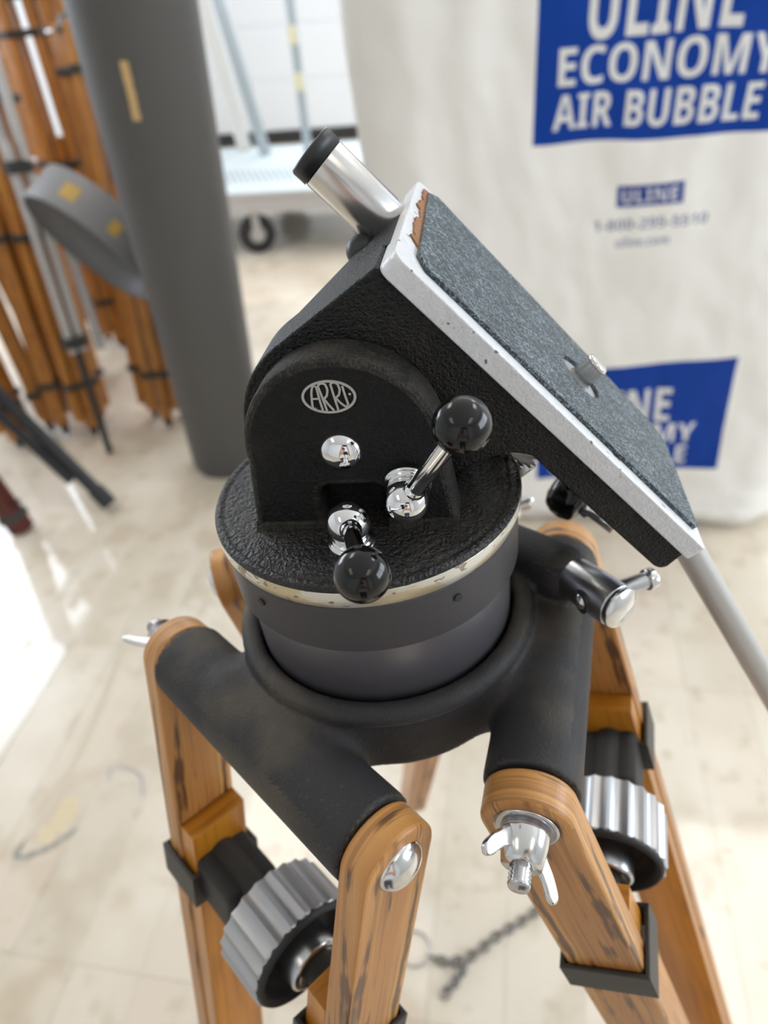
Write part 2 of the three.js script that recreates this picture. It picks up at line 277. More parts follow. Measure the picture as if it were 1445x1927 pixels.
// fork cheeks
function cheekShape() {
  const s = new THREE.Shape(); s.moveTo(-45.5, 0); s.lineTo(-41.5, 33); s.absarc(0, 38.6, 41.3, Math.PI + 0.1, -0.1, true); s.lineTo(45.5, 0); s.lineTo(-45.5, 0); return s;
}
{
  const s = cheekShape();                  // recess in the foot for the pan lock
  s.holes.push(); const c = new THREE.Shape(); c.moveTo(-45.5, 0); c.lineTo(-41.6, 33); c.absarc(0, 38.6, 41.3, Math.PI - 0.02 + 0.14, -0.12, true); c.lineTo(45.5, 0); c.lineTo(15, 0); c.lineTo(15, 16); c.quadraticCurveTo(15, 22, 9, 22); c.lineTo(-7, 22); c.quadraticCurveTo(-13, 22, -13, 16); c.lineTo(-13, 0); c.closePath();
  const front = extrude(c, 18, 32.8, 3.4, [], 40), back = extrude(cheekShape(), 14.6, 22, 0.6, [], 40);
  const pick = (g, k) => { const q = g.index ? g.toNonIndexed() : g, out = new THREE.BufferGeometry(), gr = g.groups.filter((e) => e.materialIndex === k); for (const n of ['position', 'normal', 'uv']) { const a = q.attributes[n], v = []; for (const e of gr) v.push(...a.array.slice(e.start * a.itemSize, (e.start + e.count) * a.itemSize)); out.setAttribute(n, new THREE.Float32BufferAttribute(v, a.itemSize)); } return out; };
  H('cheek_face', merge(pick(front, 0), pick(back, 0)), M.crinkleFine);
  H('cheek_rim', merge(pick(front, 1), pick(back, 1)), M.crinkleDusty).userData.label = 'dusty rounded edge of the front cheek';
  H('rear_cheek', extrude(cheekShape(), -33, -14.6, 2.5, [], 40), M.crinkleFine);
  // swept fillet at the foot of the front cheek
  for (const [a, b] of [[-44.6, -13.2], [15.2, 44.6]]) H('foot_fillet', extrude([[0, 0], [5, 0], [2.6, 0.5], [1.1, 1.5], [0.35, 3.4], [0, 3.4]], 0, b - a).rotateY(-Math.PI / 2).translate(b, 1.1, 32.3), M.crinkleDusty);
}
// the oval emblem
{
  const k = 0.0665, c = (x, y) => [(x - 561) * k, (458 - y) * k], strokes = [];
  const poly = (pts) => new THREE.CatmullRomCurve3(pts.map((p) => { const q = c(...p); return V(q[0], q[1], 0); }), false, 'catmullrom', 0.3);
  const st = (pts, w = 0.5, n = 24) => strokes.push(new THREE.TubeGeometry(poly(pts), n, w, 6, false).scale(1, 1, 0.35));
  st([[474, 528], [458, 532], [455, 500], [463, 430], [472, 396], [486, 382], [498, 392], [503, 470], [512, 545]]); st([[459, 466], [502, 466]], 0.45, 4);
  st([[536, 549], [524, 470], [508, 384]]); st([[508, 384], [530, 370], [552, 378], [560, 412], [550, 450], [528, 470]]); st([[530, 468], [552, 508], [578, 548]]);
  st([[604, 546], [594, 470], [583, 376]]); st([[583, 376], [606, 368], [624, 380], [632, 414], [622, 448], [598, 468]]); st([[600, 466], [624, 500], [652, 527], [664, 518]]);
  st([[650, 392], [657, 450], [668, 516]]);
  const oval = new THREE.Shape(); oval.absellipse(0, 0, 10.75, 7.1, 0, Math.PI * 2); const inn = new THREE.Path(); inn.absellipse(0, 0, 9.75, 6.15, 0, Math.PI * 2);
  const e = H('oval_emblem', merge(extrude(oval, 0, 0.4, 0, [inn], 60), ...strokes.map((g) => g.translate(0, 0, 0.25)), new THREE.SphereGeometry(0.55, 10, 8).scale(1, 1, 0.4).translate(...c(686, 447), 0.25)), M.engrave);
  e.position.set(-0.0012, 0.0642, 0.0328); e.userData.label = 'silver oval emblem with the letters ARRI';
}
HS('pivot_cap', lathe([[0, 4.6], [3, 4.35], [6, 3.2], [8, 1.5], [8.6, 0.4], [8.7, 0]].reverse(), 40).rotateX(Math.PI / 2).translate(-0.6, 38.6, 32.6), M.chrome).userData.label = 'domed chrome pivot cap';
// ball levers
function lever(ball, axisFoot, knob, rBall, rKnob) {
  const g = sub('ball_lever', head), b = V(...ball), kn = V(...knob), d = kn.clone().sub(b).normalize();
  HS('chrome_ball', new THREE.SphereGeometry(rBall, 48, 32).translate(...ball), M.chrome, g);
  const f = V(...axisFoot), ad = b.clone().sub(f).normalize();
  HS('collar', alongY(lathe([[0, 0], [10.2, 0], [10.2, 1.6], [9.6, 2.2], [8.2, 2.4], [8.2, 5], [0, 5]], 40), f, b), M.bolt, g);
  HS('lever_arm', alongY(lathe([[0, 0], [4.6, 0], [4.6, rBall + 0.3], [3.9, rBall + 1.2], [3.5, rBall + 2.5], [3.5, b.distanceTo(kn) - rKnob * 0.5]], 32), b, kn), M.chrome, g);
  HS('ball_knob', new THREE.SphereGeometry(rKnob, 56, 40).translate(...knob), M.bakelite, g).userData.label = 'glossy black ball knob';
  return g;
}
lever([25.2, 20.6, 42.2], [25.2, 23, 32.2], [50.4, 65.2, 61.0], 9.25, 10.35).userData.label = 'tilt lock lever with black ball';
lever([0.6, 12.4, 45.2], [0.4, 1.0, 44.8], [15.5, 27.9, 94.0], 9.35, 10.1).userData.label = 'pan lock lever with black ball';
// tilting body, platform
const u = V(0.663, -0.749, 0).normalize(), nn = V(0.749, 0.663, 0).normalize(), P0 = V(27.7, 111, 0);
const up = (a, h, z = 0) => P0.clone().addScaledVector(u, a).addScaledVector(nn, h).add(V(0, 0, z));
{
  const tl = up(-1.5, -9.2), br = up(186.5, -9.2), br2 = up(188, -18.5), br3 = up(182, -23), fl = up(108, -23);
  const s = new THREE.Shape(); s.moveTo(tl.x, tl.y); s.lineTo(br.x, br.y); s.lineTo(br2.x, br2.y); s.quadraticCurveTo(...up(187.5, -23).toArray().slice(0, 2), br3.x, br3.y);
  s.lineTo(fl.x, fl.y); s.bezierCurveTo(...up(98, -23).toArray().slice(0, 2), 79, 21, 70, 23.2); s.bezierCurveTo(62, 24, 52, 18, 44, 14); s.lineTo(36, 10); s.quadraticCurveTo(20, 2, 0, 2.5); s.lineTo(-14, 4);
  const a0 = Math.PI * 1.32, a1 = Math.PI * 0.672; s.absarc(0, 38.6, 46.3, a0, a1, true); s.closePath();
  H('tilt_body', extrude(s, -14.4, 14.4, 1.2, [], 40), M.crinkle);
  // flange slab under the platform
  const f = new THREE.Shape([up(2, -9.2), up(186.5, -9.2), up(188, -18.5), up(182, -23), up(62, -23), up(30, -23)].map((p) => new THREE.Vector2(p.x, p.y)));
  H('flange', extrude(f, -80, 13.2, 1.2), M.crinkle);
  // gusset that widens towards the platform
  const q = [V(-21, 79.5, -12), V(22.5, 106.6, -12), V(22.5, 106.6, -72), V(-21, 79.5, -16)], w = q.map((p) => p.clone().add(V(30, -34, 0))), idx = [];
  const vs = [...q, ...w]; for (const [a, b, c, d] of [[0, 1, 2, 3], [4, 7, 6, 5], [0, 4, 5, 1], [1, 5, 6, 2], [2, 6, 7, 3], [3, 7, 4, 0]]) idx.push(a, b, c, a, c, d);
  const gg = new THREE.BufferGeometry(); gg.setAttribute('position', new THREE.Float32BufferAttribute(vs.flatMap((p) => p.toArray()), 3)); gg.setIndex(idx);
  const gn = gg.toNonIndexed(); gn.computeVertexNormals();
  H('gusset', gn, M.crinkle);
}
function plateGeo(inset, h0, h1, bevel, cut, zn = 16.5, zl = -97, zr = -80) {   // outline in (a, z), extruded along the platform's normal
  const a0 = inset, a1 = 189 - inset, z1 = zn - inset, zf0 = zl + inset, zf1 = zr + inset, r = cut, s = new THREE.Shape();
  s.moveTo(a0 + r, -z1); s.lineTo(a1 - r * 0.4, -z1); s.quadraticCurveTo(a1, -z1, a1, -z1 + r * 0.4); s.lineTo(a1, -zf1 - r * 1.4); s.quadraticCurveTo(a1, -zf1, a1 - r * 1.2, -zf1 + r * 0.1); s.lineTo(a0 + r, -zf0); s.quadraticCurveTo(a0, -zf0, a0, -zf0 - r); s.lineTo(a0, -z1 + r); s.quadraticCurveTo(a0, -z1, a0 + r, -z1);
  const g = extrude(s, h0, h1, bevel, [], 10), m = new THREE.Matrix4().makeBasis(u, V(0, 0, -1), nn); m.setPosition(P0);   // x->u, y->-z, z->n
  return g.applyMatrix4(m);
}
H('platform', plateGeo(0, -9.2, 0, 0.8, 6), M.plate).userData.label = 'silver painted metal platform with chipped edges';
{
  const hole = new THREE.Path(); hole.absarc(109.5, 38.7, 12.5, 0, Math.PI * 2);
  const s = new THREE.Shape(), P = [[9, -1], [14, -8], [182, -8], [184.5, -5], [184.5, 64], [176, 76], [12, 91], [6.5, 84]].map((p) => new THREE.Vector2(...p)); s.setFromPoints(P); s.holes.push(hole);
  const m = new THREE.Matrix4().makeBasis(u, V(0, 0, -1), nn).setPosition(P0);
  H('grip_sheet', extrude(s, 0, 2.0, 0.3, [], 30).applyMatrix4(m), M.cork).userData.label = 'blue-grey speckled rubber grip sheet';
  const e = []; for (let k = 0; k <= 26; k++) e.push([4.4 + 2.6 * (hash(k, 2, 77) - 0.5) + 0.9 * Math.sin(k * 0.7), 14 + k * 2.8 + (hash(k, 4, 3) - 0.5)]); const s2 = new THREE.Shape([[9, 8], ...e, [9, 90]].map((p) => new THREE.Vector2(...p)));
  H('cork_backing', extrude(s2, 0, 0.9, 0, [], 4).applyMatrix4(m), M.corkEdge).userData.label = 'torn brown cork backing';
}
// camera screw
{
  const c = up(109.5, 0, -38.7), pts = [[0, -1], [6, -1]]; for (let k = 0; k < 6; k++) { pts.push([5.2, k * 1.9 + 0.2], [6.1, k * 1.9 + 1.15]); } pts.push([5.4, 12], [4.6, 12.6], [0, 12.6]);
  HS('camera_screw', alongY(lathe(pts, 36), c, c.clone().add(nn)), M.brushed).userData.label = 'threaded steel camera screw';
  HS('screw_seat', alongY(lathe([[0, -0.2], [12.2, -0.2], [12.4, 0.1], [0, 0.25]], 48), c, c.clone().add(nn)), M.plate);
  const k = up(109.5, -52, -38.7), n = 16, pr = []; for (let i = 0; i < n * 4; i++) { const a = i / (n * 4) * Math.PI * 2, r = i % 4 < 2 ? 21 : 18.6; pr.push([Math.cos(a) * r, Math.sin(a) * r]); }
  HS('screw_knob', alongY(extrude(pr, -9, 9, 1).rotateX(-Math.PI / 2), k, k.clone().add(nn)), M.bolt).userData.label = 'ribbed metal screw knob under the platform';
  HS('screw_shaft', rod(up(109.5, -38, -38.7), up(109.5, -22, -38.7), 6), M.steel);
}
// handle sockets, pan handle, clamp knobs
{
  const a = up(6, -16, -60), b = up(-38.5, -16, -60), c = up(-46.5, -16, -60);
  const soc = sub('handle_socket', head); soc.userData.label = 'bright metal handle socket with black end cap';
  HS('barrel', alongY(lathe([[0, 0], [11.4, 0], [11.4, a.distanceTo(b) - 0.8], [10.9, a.distanceTo(b)], [0, a.distanceTo(b)]], 56), a, b), M.brushed, soc);
  HS('end_cap', alongY(lathe([[0, 0], [11.9, 0], [11.9, 6.5], [11.2, 7.6], [9.6, 7.8], [0, 7.4]], 56), b, c), M.blackPlastic, soc);
  H('socket_boss', new THREE.SphereGeometry(7.5, 24, 18).translate(...up(-2, -30, -52).toArray()), M.blackPlastic);
  const h0 = V(143, -36.5, -30), h1 = V(221.8, -181.4, -30), hd = h1.clone().sub(h0).normalize(), h2 = h0.clone().addScaledVector(hd, 360);
  const ph = sub('pan_handle', head); ph.userData.label = 'grey metal pan handle rod';
  HS('handle_rod', rod(h0, h2, 7.6, 40), M.alu, ph);
  HS('hand_grip', alongY(lathe([[0, 0], [12, 0], [14, 8], [14, 60], [12.5, 100], [9, 112], [0, 114]], 40), h2.clone().addScaledVector(hd, -4), h2.clone().addScaledVector(hd, 10)), M.rubber, ph);
  const kc = V(103, -52, -60), cl = sub('clamp_knob', head); cl.userData.label = 'black clamp knob with chrome stem';
  const kd = V(0.75, -0.42, 0.5).normalize();
  HS('knob_body', alongY(lathe([[0, -11], [9, -11], [14, -8], [16, -3], [16, 3], [14, 8], [11, 10], [9.5, 8], [0, 8]], 40), kc, kc.clone().add(kd)), M.bakelite, cl);
  HS('chrome_stem', alongY(lathe([[0, 4], [7.5, 6], [7.5, 14], [5.5, 15], [5.5, 30], [0, 30]], 8), kc, kc.clone().add(kd)), M.chrome, cl);
  HS('clamp_post', rod(kc, up(118, -20, -60), 5.5), M.steel, cl);
}

// ================================================================ the wooden tripod
const tripod = thing('wooden_tripod', 'wooden tripod with black cast crown, carrying the pan and tilt head', 'tripod');
tripod.position.copy(head.position); tripod.quaternion.copy(head.quaternion); tripod.updateMatrixWorld(true);
const TH = -39.5, RT = 87, YT = -106.3, LB = 78, WT = 16.5;
const legAxes = (k) => { const a = THREE.MathUtils.degToRad(TH + [0, 120, -120][k]); return [V(Math.sin(a), 0, Math.cos(a)), V(Math.cos(a), 0, -Math.sin(a))]; };
{
  const ax = [0, 1, 2].map(legAxes), ends = ax.map(([r, t]) => [r, t, V(0, YT, 0).addScaledVector(r, RT)]);
  const sdf = (x, y, z) => {
    const rad = Math.hypot(x, z);
    let d = smax(rad - 73.5, Math.abs(y + 102.5) - 20.5, 9);
    
    for (const [r, t, c] of ends) {
      const px = x - c.x, py = y - c.y, pz = z - c.z, al = px * t.x + pz * t.z, q = Math.hypot(px - al * t.x, py, pz - al * t.z);
      const bar = smax(q - 22, Math.abs(al) - LB, 1.2);
      const rr = x * r.x + z * r.z, ax_ = Math.max(0, Math.abs(al) - 26), ay_ = Math.max(0, Math.abs(y + 97 + Math.max(0, rr - 50) * 0.16) - 4), ar_ = Math.max(0, Math.abs(rr - 60) - 26), arm = Math.hypot(ax_, ay_, ar_) - 12;
      d = smin(d, smin(bar, arm, 12), 13);
    }
    d = smin(d, sdCap(x, y, z, [62, -82, -48], [94, -71.5, -16], 17, 15), 6);
    d = smin(d, Math.hypot(rad - 72.8, y + 78.5) - 5.8, 2.5);
    d = smax(d, -smax(rad - 67.4, -100 - y, 1), 1);
    return d;
  };
  mesh('crown_casting', boxUV(mmg(surfaceNet(sdf, [-165, -150, -165], [165, -58, 165], 2.4))), M.cast, tripod).userData.label = 'black painted cast metal crown';
  // clamp screw with a tommy bar
  const a = V(94, -70.5, -16), b = V(120, -68.5, 15.5), ad = b.clone().sub(a).normalize(), cs = sub('clamp_screw', tripod); cs.userData.label = 'chrome clamp screw with sliding bar';
  const L = a.distanceTo(b), q = V(122, -69, 3);
  mesh('screw_barrel', mmg(alongY(lathe([[0, 0], [11.4, 0], [11.4, L - 4], [10.6, L - 3], [0, L - 3]], 48), a, b)), M.steel, cs);
  mesh('screw_cap', mmg(alongY(lathe([[0, L - 3], [9.2, L - 3], [11, L - 1.5], [10.6, L], [6, L + 1.8], [0, L + 2.4]], 48), a, b)), M.bolt, cs);
  const mid = a.clone().addScaledVector(ad, L * 0.66), bd = V(0.9, -0.02, -0.42).normalize();
  mesh('bar', mmg(rod(mid.clone().addScaledVector(bd, -9), mid.clone().addScaledVector(bd, 28), 4.4)), M.steel, cs);
  mesh('bar_end', mmg(alongY(lathe([[0, 0], [5.2, 0], [5.8, 1], [5.8, 4.5], [4.8, 5.6], [0, 5.8]], 28), mid.clone().addScaledVector(bd, 26), mid.clone().addScaledVector(bd, 40))), M.bolt, cs);
  mesh('cross_hole', mmg(rod(mid.clone().addScaledVector(bd, -11.6), mid.clone().addScaledVector(bd, -6), 6.4, 28)), M.rubber, cs);
  mesh('bar_end', mmg(new THREE.SphereGeometry(4.6, 20, 14).translate(...mid.clone().addScaledVector(bd, -9.5).toArray())), M.bolt, cs);
}
function stadium(w, y0, y1) {              // rail outline: width w, round top at y = 0
  const s = new THREE.Shape(), r = w / 2; s.moveTo(-r, y1); s.lineTo(-r, 0); s.absarc(0, 0, r, Math.PI, 0, true); s.lineTo(r, y1); s.closePath(); return s;
}
const legSpec = [[14, 0.05, ['dome', 'wing']], [16, 0.05, ['dome', 'wing']], [19.5, 0.05, ['dome', 'wing']]];
legSpec.forEach(([splay, conv, caps], k) => {
  const [r, t] = legAxes(k), leg = sub('leg', tripod), top = V(0, YT, 0).addScaledVector(r, RT), sp = THREE.MathUtils.degToRad(splay);
  const d = V(0, -Math.cos(sp), 0).addScaledVector(r, Math.sin(sp)).normalize();
  // leg frame: X = t, Y = -d (up the leg), Z = outward
  const zo = t.clone().cross(d.clone().negate()).normalize();
  const B = new THREE.Matrix4().makeBasis(t, d.clone().negate(), zo); B.setPosition(top);
  leg.applyMatrix4(new THREE.Matrix4().makeBasis(t, d.clone().negate(), zo).setPosition(top.clone().multiplyScalar(MM)));
  // distance to the floor along the leg
  const w0 = top.clone().multiplyScalar(MM).applyMatrix4(tripod.matrixWorld), wd = d.clone().transformDirection(tripod.matrixWorld), reach = (w0.y / -wd.y) * 1000;
  const L = (name, geo, mat) => mesh(name, boxUV(mmg(geo)), mat, leg), LS = (name, geo, mat) => mesh(name, mmg(geo), mat, leg);
  const tilt = Math.atan(conv), railEnd = -820;
  for (const s of [-1, 1]) {
    const lean = (g) => g.rotateZ(-s * tilt).translate(s * LB, 0, 0);   // lower end leans inwards
    L('rail', lean(extrude(stadium(41, 0, railEnd), 0, WT, 2.2, [], 20).rotateY(Math.PI / 2).translate(s > 0 ? 0 : -WT, 0, 0)), M.wood);
    L('sliding_rail', lean(merge(extrude([[-19, -118], [19, -112], [19, -reach + 70], [-19, -reach + 70]], 0, 15, 1.2).rotateY(Math.PI / 2).translate(s > 0 ? -15.2 : 0.2, 0, 0))), M.woodVarnish);
    // clamp band around both pieces
    const x0 = s > 0 ? -19 : -WT - 3.2, x1 = s > 0 ? WT + 3.2 : 19, bandShape = new THREE.Shape([[x0, -24], [x1, -24], [x1, 24], [x0, 24]].map((p) => new THREE.Vector2(...p))), inn = new THREE.Path([[x0 + 2.6, -21.2], [x0 + 2.6, 21.2], [x1 - 2.6, 21.2], [x1 - 2.6, -21.2]].map((p) => new THREE.Vector2(...p)));
    L('clamp_band', lean(extrude(bandShape, -13, 13, 0.8, [inn]).rotateX(Math.PI / 2).translate(0, -160, 0)), M.band);
    // fastening at the crown
    const out = (g) => g.rotateZ(s > 0 ? -Math.PI / 2 : Math.PI / 2).translate(s * (LB + WT), 0, 0), kind = caps[s > 0 ? 0 : 1];
    if (kind === 'dome') LS('dome_nut', out(lathe([[0, 6.5], [4, 6.2], [8.5, 4.4], [11.2, 1.8], [12, 0.4], [12, -0.5]].reverse(), 40)), M.bolt);
    else {
      LS('washer', out(lathe([[0, 0], [14, 0], [14, 1.4], [12.5, 2], [0, 2]], 40)), M.steel);
      const pts = [[0, 0], [4.7, 0]]; for (let i = 0; i < 14; i++) pts.push([4.2, 2 + i * 1.7], [4.9, 2.85 + i * 1.7]); pts.push([4.2, 26.6], [0, 27]);
      LS('bolt', out(lathe(pts, 28)), M.steel);
      const wing = new THREE.Shape(); wing.moveTo(5, 3); wing.lineTo(8, 2.5); wing.bezierCurveTo(13, 7, 19, 12, 22, 19); wing.bezierCurveTo(22.5, 24, 18, 24.5, 15.5, 20); wing.bezierCurveTo(12, 15, 8, 13, 5, 12);
      LS('wing_nut', out(merge(lathe([[0, 2], [11, 2], [10.6, 5], [8.6, 17], [0, 17]], 32), extrude(wing, -1.6, 1.6, 1), extrude(wing, -1.6, 1.6, 1).rotateY(Math.PI)).rotateY(k === 0 ? 1.7 : 0.45)), M.bolt);
    }
  }
  // clamping wheel between the rails
  const wheel = sub('clamp_wheel', leg), n = 22, pr = [], R0 = 35; for (let i = 0; i < n * 10; i++) { const a = i / (n * 10) * Math.PI * 2, q = R0 - 2 * Math.abs(Math.cos(a * n / 2)); pr.push([Math.cos(a) * q, Math.sin(a) * q]); }
  const sgn = k === 1 ? -1 : 1, wx = sgn * 17, wy = -141;
  const along = (g) => g.rotateY(sgn * Math.PI / 2).translate(wx, wy, 0);
  const bore = new THREE.Path(); bore.absarc(0, 0, 28.5, 0, Math.PI * 2, true); mesh('fluted_rim', mmg(along(extrude(pr, -20, 15, 1.2, [bore], 40))), M.flute, wheel);
  mesh('wheel_face', mmg(along(lathe([[0, 5], [22, 5], [27, 8], [28.4, 14.5], [30, 17.4], [32.2, 17.2], [33.4, 15.4], [33, 13]].reverse(), 48).rotateX(Math.PI / 2))), M.rubber, wheel);
  mesh('hub', mmg(along(lathe([[0, 24], [10, 24], [12, 25.4], [14.5, 25.4], [16.5, 23.5], [17, 5]].reverse(), 40).rotateX(Math.PI / 2))), M.steel, wheel);
  mesh('shaft', mmg(rod(V(-70, wy, 0), V(70, wy, 0), 9)), M.band, wheel);
  mesh('bracket', mmg(rbox(44, 34, 36, 5, -sgn * 40, wy - 12, 0)), M.band, wheel);
  // foot
  const fx = LB - Math.tan(tilt) * (reach - 70);
  LS('foot_shoe', merge(rbox(2 * fx + 8, 74, 34, 4, 0, -reach + 78, 0), new THREE.CylinderGeometry(13, 9, 34, 24).translate(0, -reach + 30, 0), new THREE.CylinderGeometry(9, 3, 14, 20).translate(0, -reach + 8, 0)), M.band);
});

// ================================================================ bag of bubble wrap
{
  const W0 = -0.428, W1 = 0.86, Z1 = -1.85, Z0 = -2.75, HB = 1.98, cr = 0.13, path = [];
  const arc = (cx, cz, a0, a1, n) => { for (let i = 0; i <= n; i++) { const a = a0 + (a1 - a0) * i / n; path.push([cx + Math.cos(a) * cr, cz + Math.sin(a) * cr, Math.cos(a), Math.sin(a)]); } };
  const line = (x0, z0, x1, z1, nx, nz, n) => { for (let i = 1; i < n; i++) path.push([x0 + (x1 - x0) * i / n, z0 + (z1 - z0) * i / n, nx, nz]); };
  arc(W0 + cr, Z1 - cr, Math.PI, Math.PI / 2, 12); line(W0 + cr, Z1, W1 - cr, Z1, 0, 1, 90); arc(W1 - cr, Z1 - cr, Math.PI / 2, 0, 12); line(W1, Z1 - cr, W1, Z0 + cr, 1, 0, 20); arc(W1 - cr, Z0 + cr, 0, -Math.PI / 2, 8); line(W1 - cr, Z0, W0 + cr, Z0, 0, -1, 20); arc(W0 + cr, Z0 + cr, -Math.PI / 2, -Math.PI, 8); line(W0, Z0 + cr, W0, Z1 - cr, -1, 0, 20);
  const n = path.length, m = 90, pos = [], uv = [], idx = [];
  for (let j = 0; j <= m; j++) {
    const y = HB * j / m;
    for (let i = 0; i <= n; i++) {
      const [x, z, nx, nz] = path[i % n], low = Math.exp(-y / 0.14), folds = 0.005 * Math.sin(x * 42 + 1.2 * perlin.noise(x * 3, y * 0.8, 1)) * sstep(0.1, -0.3, x) * sstep(0.1, 0.9, y);
      const d = folds + 0.016 * perlin.noise(x * 2.3, y * 1.3, z * 2) + 0.009 * perlin.noise(x * 7, y * 4, z * 7 + 4) + 0.004 * perlin.noise(x * 19, y * 15, z * 19) + low * (0.02 * perlin.noise(x * 9, y * 20, 7) + 0.02) - 0.05 * Math.max(0, 1 - y / 0.06) ;
      const py = Math.max(0.002, y + (y > 0.02 ? 0.006 * perlin.noise(x * 6, y * 3, z * 6 + 9) : 0));
      pos.push(x + nx * d, py, z + nz * d); uv.push(nz > 0.05 ? (x + 0.45) / 1.4 : nx < 0 ? 0.001 : 0.999, y / 1.95);
    }
  }
  for (let j = 0; j < m; j++) for (let i = 0; i < n; i++) { const a = j * (n + 1) + i, b = a + 1, c = a + n + 1, d = c + 1; idx.push(a, c, b, b, c, d); }
  const top = pos.length / 3; pos.push((W0 + W1) / 2, HB + 0.05, (Z0 + Z1) / 2); uv.push(0.001, 0.999); for (let i = 0; i < n; i++) idx.push(m * (n + 1) + i, top, m * (n + 1) + i + 1);
  const g = new THREE.BufferGeometry(); g.setAttribute('position', new THREE.Float32BufferAttribute(pos, 3)); g.setAttribute('uv', new THREE.Float32BufferAttribute(uv, 2)); g.setIndex(idx); g.computeVertexNormals();
  // the blue print
  const cv = document.createElement('canvas'); cv.width = 2048; cv.height = 2048; const c = cv.getContext('2d'), kx = 2048 / 1.4, ky = 2048 / 1.95;
  c.fillStyle = '#f5f2ec'; c.fillRect(0, 0, 2048, 2048);
  const blue = '#003b97', white = '#e6e4e0';
  const base = () => c.setTransform(kx, 0, 0, -ky, 0.45 * kx, 2048);           // metres, y up
  const textIn = (t, x0, x1, yb, cap, weight, col) => { c.save(); c.translate(x0, yb); c.scale(1 / 300, -1 / 300); c.font = weight + ' 100px sans-serif'; c.fillStyle = col; const w = c.measureText(t).width; c.scale((x1 - x0) * 300 / w, cap * 300 / 72); c.fillText(t, 0, 0); c.restore(); };
  const sign = () => {                                                           // drawn in a 0.59 x 0.42 block, origin bottom left
    c.fillStyle = blue; c.beginPath(); c.moveTo(0, 0.002); c.bezierCurveTo(0.2, -0.004, 0.4, 0.012, 0.59, 0.002); c.lineTo(0.59, 0.42); c.lineTo(0, 0.42); c.closePath(); c.fill();
    textIn('ULINE', 0.098, 0.425, 0.205, 0.125, 'bold', white); textIn('ECONOMY', 0.042, 0.505, 0.12, 0.074, 'bold', white); textIn('AIR BUBBLE', 0.044, 0.492, 0.03, 0.072, 'bold', white);
  };
  const small = (x, y) => { c.save(); c.translate(x, y); c.rotate(0.07); c.fillStyle = '#26408f'; c.fillRect(0, 0, 0.152, 0.05); textIn('ULINE', 0.008, 0.144, 0.008, 0.033, 'bold', '#d9d8da'); textIn('1-800-295-5510', -0.055, 0.215, -0.055, 0.026, 'bold', '#8f94ad'); textIn('uline.com', 0.0, 0.13, -0.098, 0.022, 'bold', '#8f94ad'); c.restore(); };
  base(); c.translate(0.02, 1.2); sign();
  base(); small(0.23, 1.05);
  base(); c.transform(0.92, 0.1, -0.05, 0.92, 0.078, 0.195); sign();
  base(); small(0.3, 0.09);
  c.setTransform(1, 0, 0, 1, 0, 0);
  const t = new THREE.CanvasTexture(cv); t.colorSpace = THREE.SRGBColorSpace;
  M.bag = new PM({ map: t, roughness: 0.45, specularIntensity: 0.45, side: THREE.DoubleSide });
  tag(mesh('bubble_wrap_bag', g, M.bag), 'tall white plastic bag printed with blue air bubble signs', 'bag');
}
// ================================================================ grey cardboard tube and the short hoop
{
  M.tube = new S({ color: lin(0.085, 0.081, 0.077), roughness: 0.62, bumpMap: rep(fine, 2, 2), bumpScale: 0.0004 });
  M.tape = new S({ color: new THREE.Color(0xc9a873), roughness: 0.7 });
  M.tapeYellow = new S({ color: new THREE.Color(0xb9974a), roughness: 0.6 });
  const t = thing('cardboard_tube', 'large dark grey cardboard tube standing on the floor', 'tube');
  t.position.set(-1.165, 0, -2.2); t.quaternion.setFromUnitVectors(V(0, 1, 0), V(0.265, 1.557, 0.335).normalize());
  mesh('tube_wall', lathe([[0.138, 0.022], [0.15, 0.022], [0.15, 2.05], [0.138, 2.05], [0.138, 0.022]], 72), M.tube, t);
  // strip of old tape stuck round the face of the tube
  const patch = (r, h0, h1, a0, a1, jag) => { const n = 10, m = 6, pos = [], idx = []; for (let j = 0; j <= n; j++) for (let i = 0; i <= m; i++) { const e = (i === 0 || i === m) ? jag * (hash(j, i, 5) - 0.5) : 0, a = a0 + (a1 - a0) * (i / m) + e + 0.1 * (1 - j / n) * 0, h = h0 + (h1 - h0) * j / n; pos.push(Math.sin(a) * r, h, Math.cos(a) * r); } for (let j = 0; j < n; j++) for (let i = 0; i < m; i++) { const q = j * (m + 1) + i; idx.push(q, q + 1, q + m + 1, q + 1, q + m + 2, q + m + 1); } const g = new THREE.BufferGeometry(); g.setAttribute('position', new THREE.Float32BufferAttribute(pos, 3)); g.setIndex(idx); g.computeVertexNormals(); return g; };
  const tp = mesh('tape_strip', patch(0.151, 1.415, 1.545, 0.06, 0.19, 0.02), M.tape, t); tp.userData.label = 'strip of torn tan tape';
  const h = thing('cardboard_hoop', 'short grey cardboard hoop lying on the folded tripods', 'hoop');
  h.position.set(-1.435, 0.885, -2.16); h.quaternion.setFromUnitVectors(V(0, 1, 0), V(-0.46, -0.47, 0.75).normalize());
  M.hoop = new S({ color: lin(0.2, 0.195, 0.2), roughness: 0.5 });
  mesh('hoop_wall', lathe([[0.228, -0.125], [0.24, -0.125], [0.24, 0], [0.232, 0.002]], 72), M.hoop, h);
  mesh('hoop_lining', lathe([[0, -0.115], [0.228, -0.115], [0.2325, 0.0]], 72), M.hoop, h);
  h.updateMatrixWorld(true);
  const upL = V(0, 1, 0).applyQuaternion(h.quaternion.clone().invert()), a0 = Math.atan2(upL.x, upL.z), side = V(1, 0, 0).applyQuaternion(h.quaternion.clone().invert()), sg = Math.sign(Math.sin(Math.atan2(side.x, side.z) - a0));
  for (const [da, w, y0, y1] of [[0.62, 0.24, -0.085, -0.035], [1.25, 0.14, -0.075, -0.03]]) mesh('tape_patch', patch(0.241, y0, y1, a0 + sg * da, a0 + sg * da + w, 0.02), M.tapeYellow, h);
}
